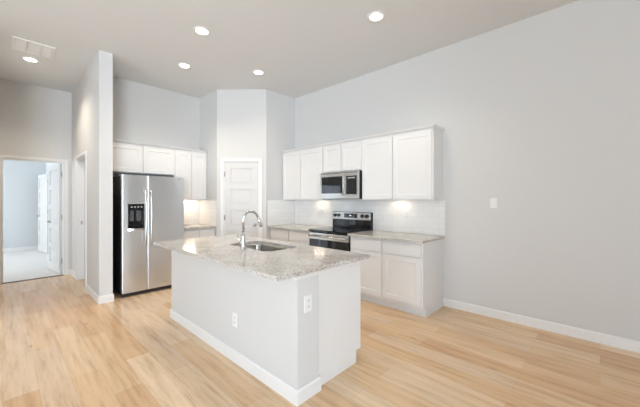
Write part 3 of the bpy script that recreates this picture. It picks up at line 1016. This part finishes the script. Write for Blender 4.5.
MB().tube([(fx, fy + 0.0195, CT1 + 0.055), (fx, fy + 0.05, CT1 + 0.06)], 0.012, 14).tube([(fx, fy + 0.042, CT1 + 0.058), (fx - 0.01, fy + 0.07, CT1 + 0.10), (fx - 0.016, fy + 0.085, CT1 + 0.135)], [0.008, 0.006, 0.005], 10).build('lever', 'chrome', r)


# ------------------------------------------------------------------ outlets and switches
def plate(T, c_a, z, kind, label, name, wdt=0.072):
    r = thing(name, T(c_a, 0, z), label, 'outlet' if kind != 'switch' else 'switch')
    MB().tbox(T, c_a - wdt / 2, c_a + wdt / 2, 0.0005, 0.006, z - 0.058, z + 0.058).build('cover_plate', 'plate_white', r, 0.002)
    if kind == 'switch':
        MB().tbox(T, c_a - 0.017, c_a + 0.017, 0.0062, 0.0095, z - 0.034, z + 0.034).build('rocker', 'plate_white', r, 0.001)
    else:
        for s in (-1, 1):
            q = MB().tbox(T, c_a - 0.017, c_a + 0.017, 0.0062, 0.0085, z + s * 0.021 - 0.015, z + s * 0.021 + 0.015).build('receptacle', 'plate_white', r, 0.001)
            MB().tbox(T, c_a - 0.008, c_a - 0.005, 0.0086, 0.0089, z + s * 0.021 - 0.006, z + s * 0.021 + 0.007).tbox(T, c_a + 0.005, c_a + 0.008, 0.0086, 0.0089, z + s * 0.021 - 0.006, z + s * 0.021 + 0.007).build('slot', 'dark_slot', q)
    return r


plate(TR(XW), 0.905, 1.337, 'switch', 'white light switch on the long bare grey wall', 'light_switch')
plate(TR(XW), -0.30, 0.365, 'outlet', 'white wall outlet low on the bare grey wall above the baseboard', 'wall_outlet')
plate(TR(IX0), 2.257, 0.355, 'outlet', 'white outlet low on the long face of the island', 'wall_outlet')
plate(TF(IY0), 1.448, 0.655, 'outlet', 'white outlet on the narrow end of the island under the worktop', 'wall_outlet')
plate(TR(XW - 0.008), 1.995, 1.165, 'outlet', 'white outlet in the backsplash right of the range', 'wall_outlet')
plate(TR(XW - 0.008), 3.62, 1.165, 'outlet', 'white outlet in the backsplash left of the range', 'wall_outlet')
plate(TF(YF - 0.008), 2.25, 1.165, 'outlet', 'white outlet in the backsplash beside the refrigerator', 'wall_outlet')

# ------------------------------------------------------------------ ceiling lights and vent
spots = [((1.599, 3.404), 'recessed ceiling light over the far end of the island, nearest the partition', 55),
         ((1.833, 4.465), 'recessed ceiling light in front of the refrigerator', 85),
         ((2.718, 3.865), 'recessed ceiling light in front of the pantry door', 28),
         ((2.761, 1.765), 'recessed ceiling light between the island and the free end of the wall cabinets', 55),
         ((0.266, 5.858), 'recessed ceiling light in the hall beside the air vent', 85)]
proto = None
for (x, y), lab, watt in spots:
    if proto is None:
        proto = thing('recessed_light', (x, y, CZ), lab, 'ceiling light', 'round recessed ceiling lights')
        seg = 36
        prof = [(0.093, -0.0005), (0.093, -0.005), (0.086, -0.009), (0.068, -0.007), (0.066, -0.003)]
        v = [(x + q * math.cos(2 * PI * k / seg), y + q * math.sin(2 * PI * k / seg), CZ + h_) for q, h_ in prof for k in range(seg)]
        f = [(i * seg + k, i * seg + (k + 1) % seg, (i + 1) * seg + (k + 1) % seg, (i + 1) * seg + k) for i in range(len(prof) - 1) for k in range(seg)]
        MB().add(v, f, True).build('trim_ring', 'plate_white', proto)
        MB().lathe((x, y, CZ), [(0.0655, -0.0008), (0.0655, -0.004), (0.05, -0.0055)], 32).build('lens', 'lamp_warm', proto)
        sd = bpy.data.lights.new('downlight', 'SPOT')
        sd.energy = 55
        sd.color = (1.0, 0.87, 0.72)
        sd.spot_size = math.radians(135)
        sd.spot_blend = 1.0
        sd.shadow_soft_size = 0.06
        so = bpy.data.objects.new('downlight', sd)
        COL.objects.link(so)
        so.parent = proto
        so.location = (0, 0, -0.07)
    else:
        c_ = copy_tree(proto, (x, y, CZ), lab)
        for ch in c_.children:
            if ch.type == 'LIGHT':
                ch.data = ch.data.copy()
                ch.data.energy = watt

vx0, vx1, vy0, vy1 = 0.075, 0.472, 5.17, 5.60
r = thing('ceiling_vent', ((vx0 + vx1) / 2, (vy0 + vy1) / 2, CZ), 'white square return air vent in the hall ceiling', 'vent')
zt = CZ - 0.0005
mb = MB().box(vx0, vx0 + 0.03, vy0, vy1, zt - 0.012, zt).box(vx1 - 0.03, vx1, vy0, vy1, zt - 0.012, zt)
mb.box(vx0 + 0.03, vx1 - 0.03, vy0, vy0 + 0.03, zt - 0.012, zt).box(vx0 + 0.03, vx1 - 0.03, vy1 - 0.03, vy1, zt - 0.012, zt)
mb.build('vent_frame', 'plate_white', r)
mb = MB()
MB().box(vx0 + 0.0305, vx1 - 0.0305, vy0 + 0.0305, vy1 - 0.0305, zt - 0.0012, zt).build('vent_backing', 'grey_plastic', r)
for k in range(16):
    y = vy0 + 0.04 + k * (vy1 - vy0 - 0.08) / 15
    mb.add([(vx0 + 0.03, y, zt - 0.002), (vx1 - 0.03, y, zt - 0.002), (vx1 - 0.03, y + 0.014, zt - 0.010), (vx0 + 0.03, y + 0.014, zt - 0.010),
            (vx0 + 0.03, y + 0.002, zt - 0.001), (vx1 - 0.03, y + 0.002, zt - 0.001), (vx1 - 0.03, y + 0.016, zt - 0.009), (vx0 + 0.03, y + 0.016, zt - 0.009)],
           [(0, 1, 2, 3), (4, 5, 6, 7), (0, 1, 5, 4), (2, 3, 7, 6), (0, 3, 7, 4), (1, 2, 6, 5)])
for q in (1, 2):
    x = vx0 + (vx1 - vx0) * q / 3
    mb.box(x - 0.008, x + 0.008, vy0 + 0.031, vy1 - 0.031, zt - 0.012, zt - 0.0105)
mb.build('louvres', 'plate_white', r)
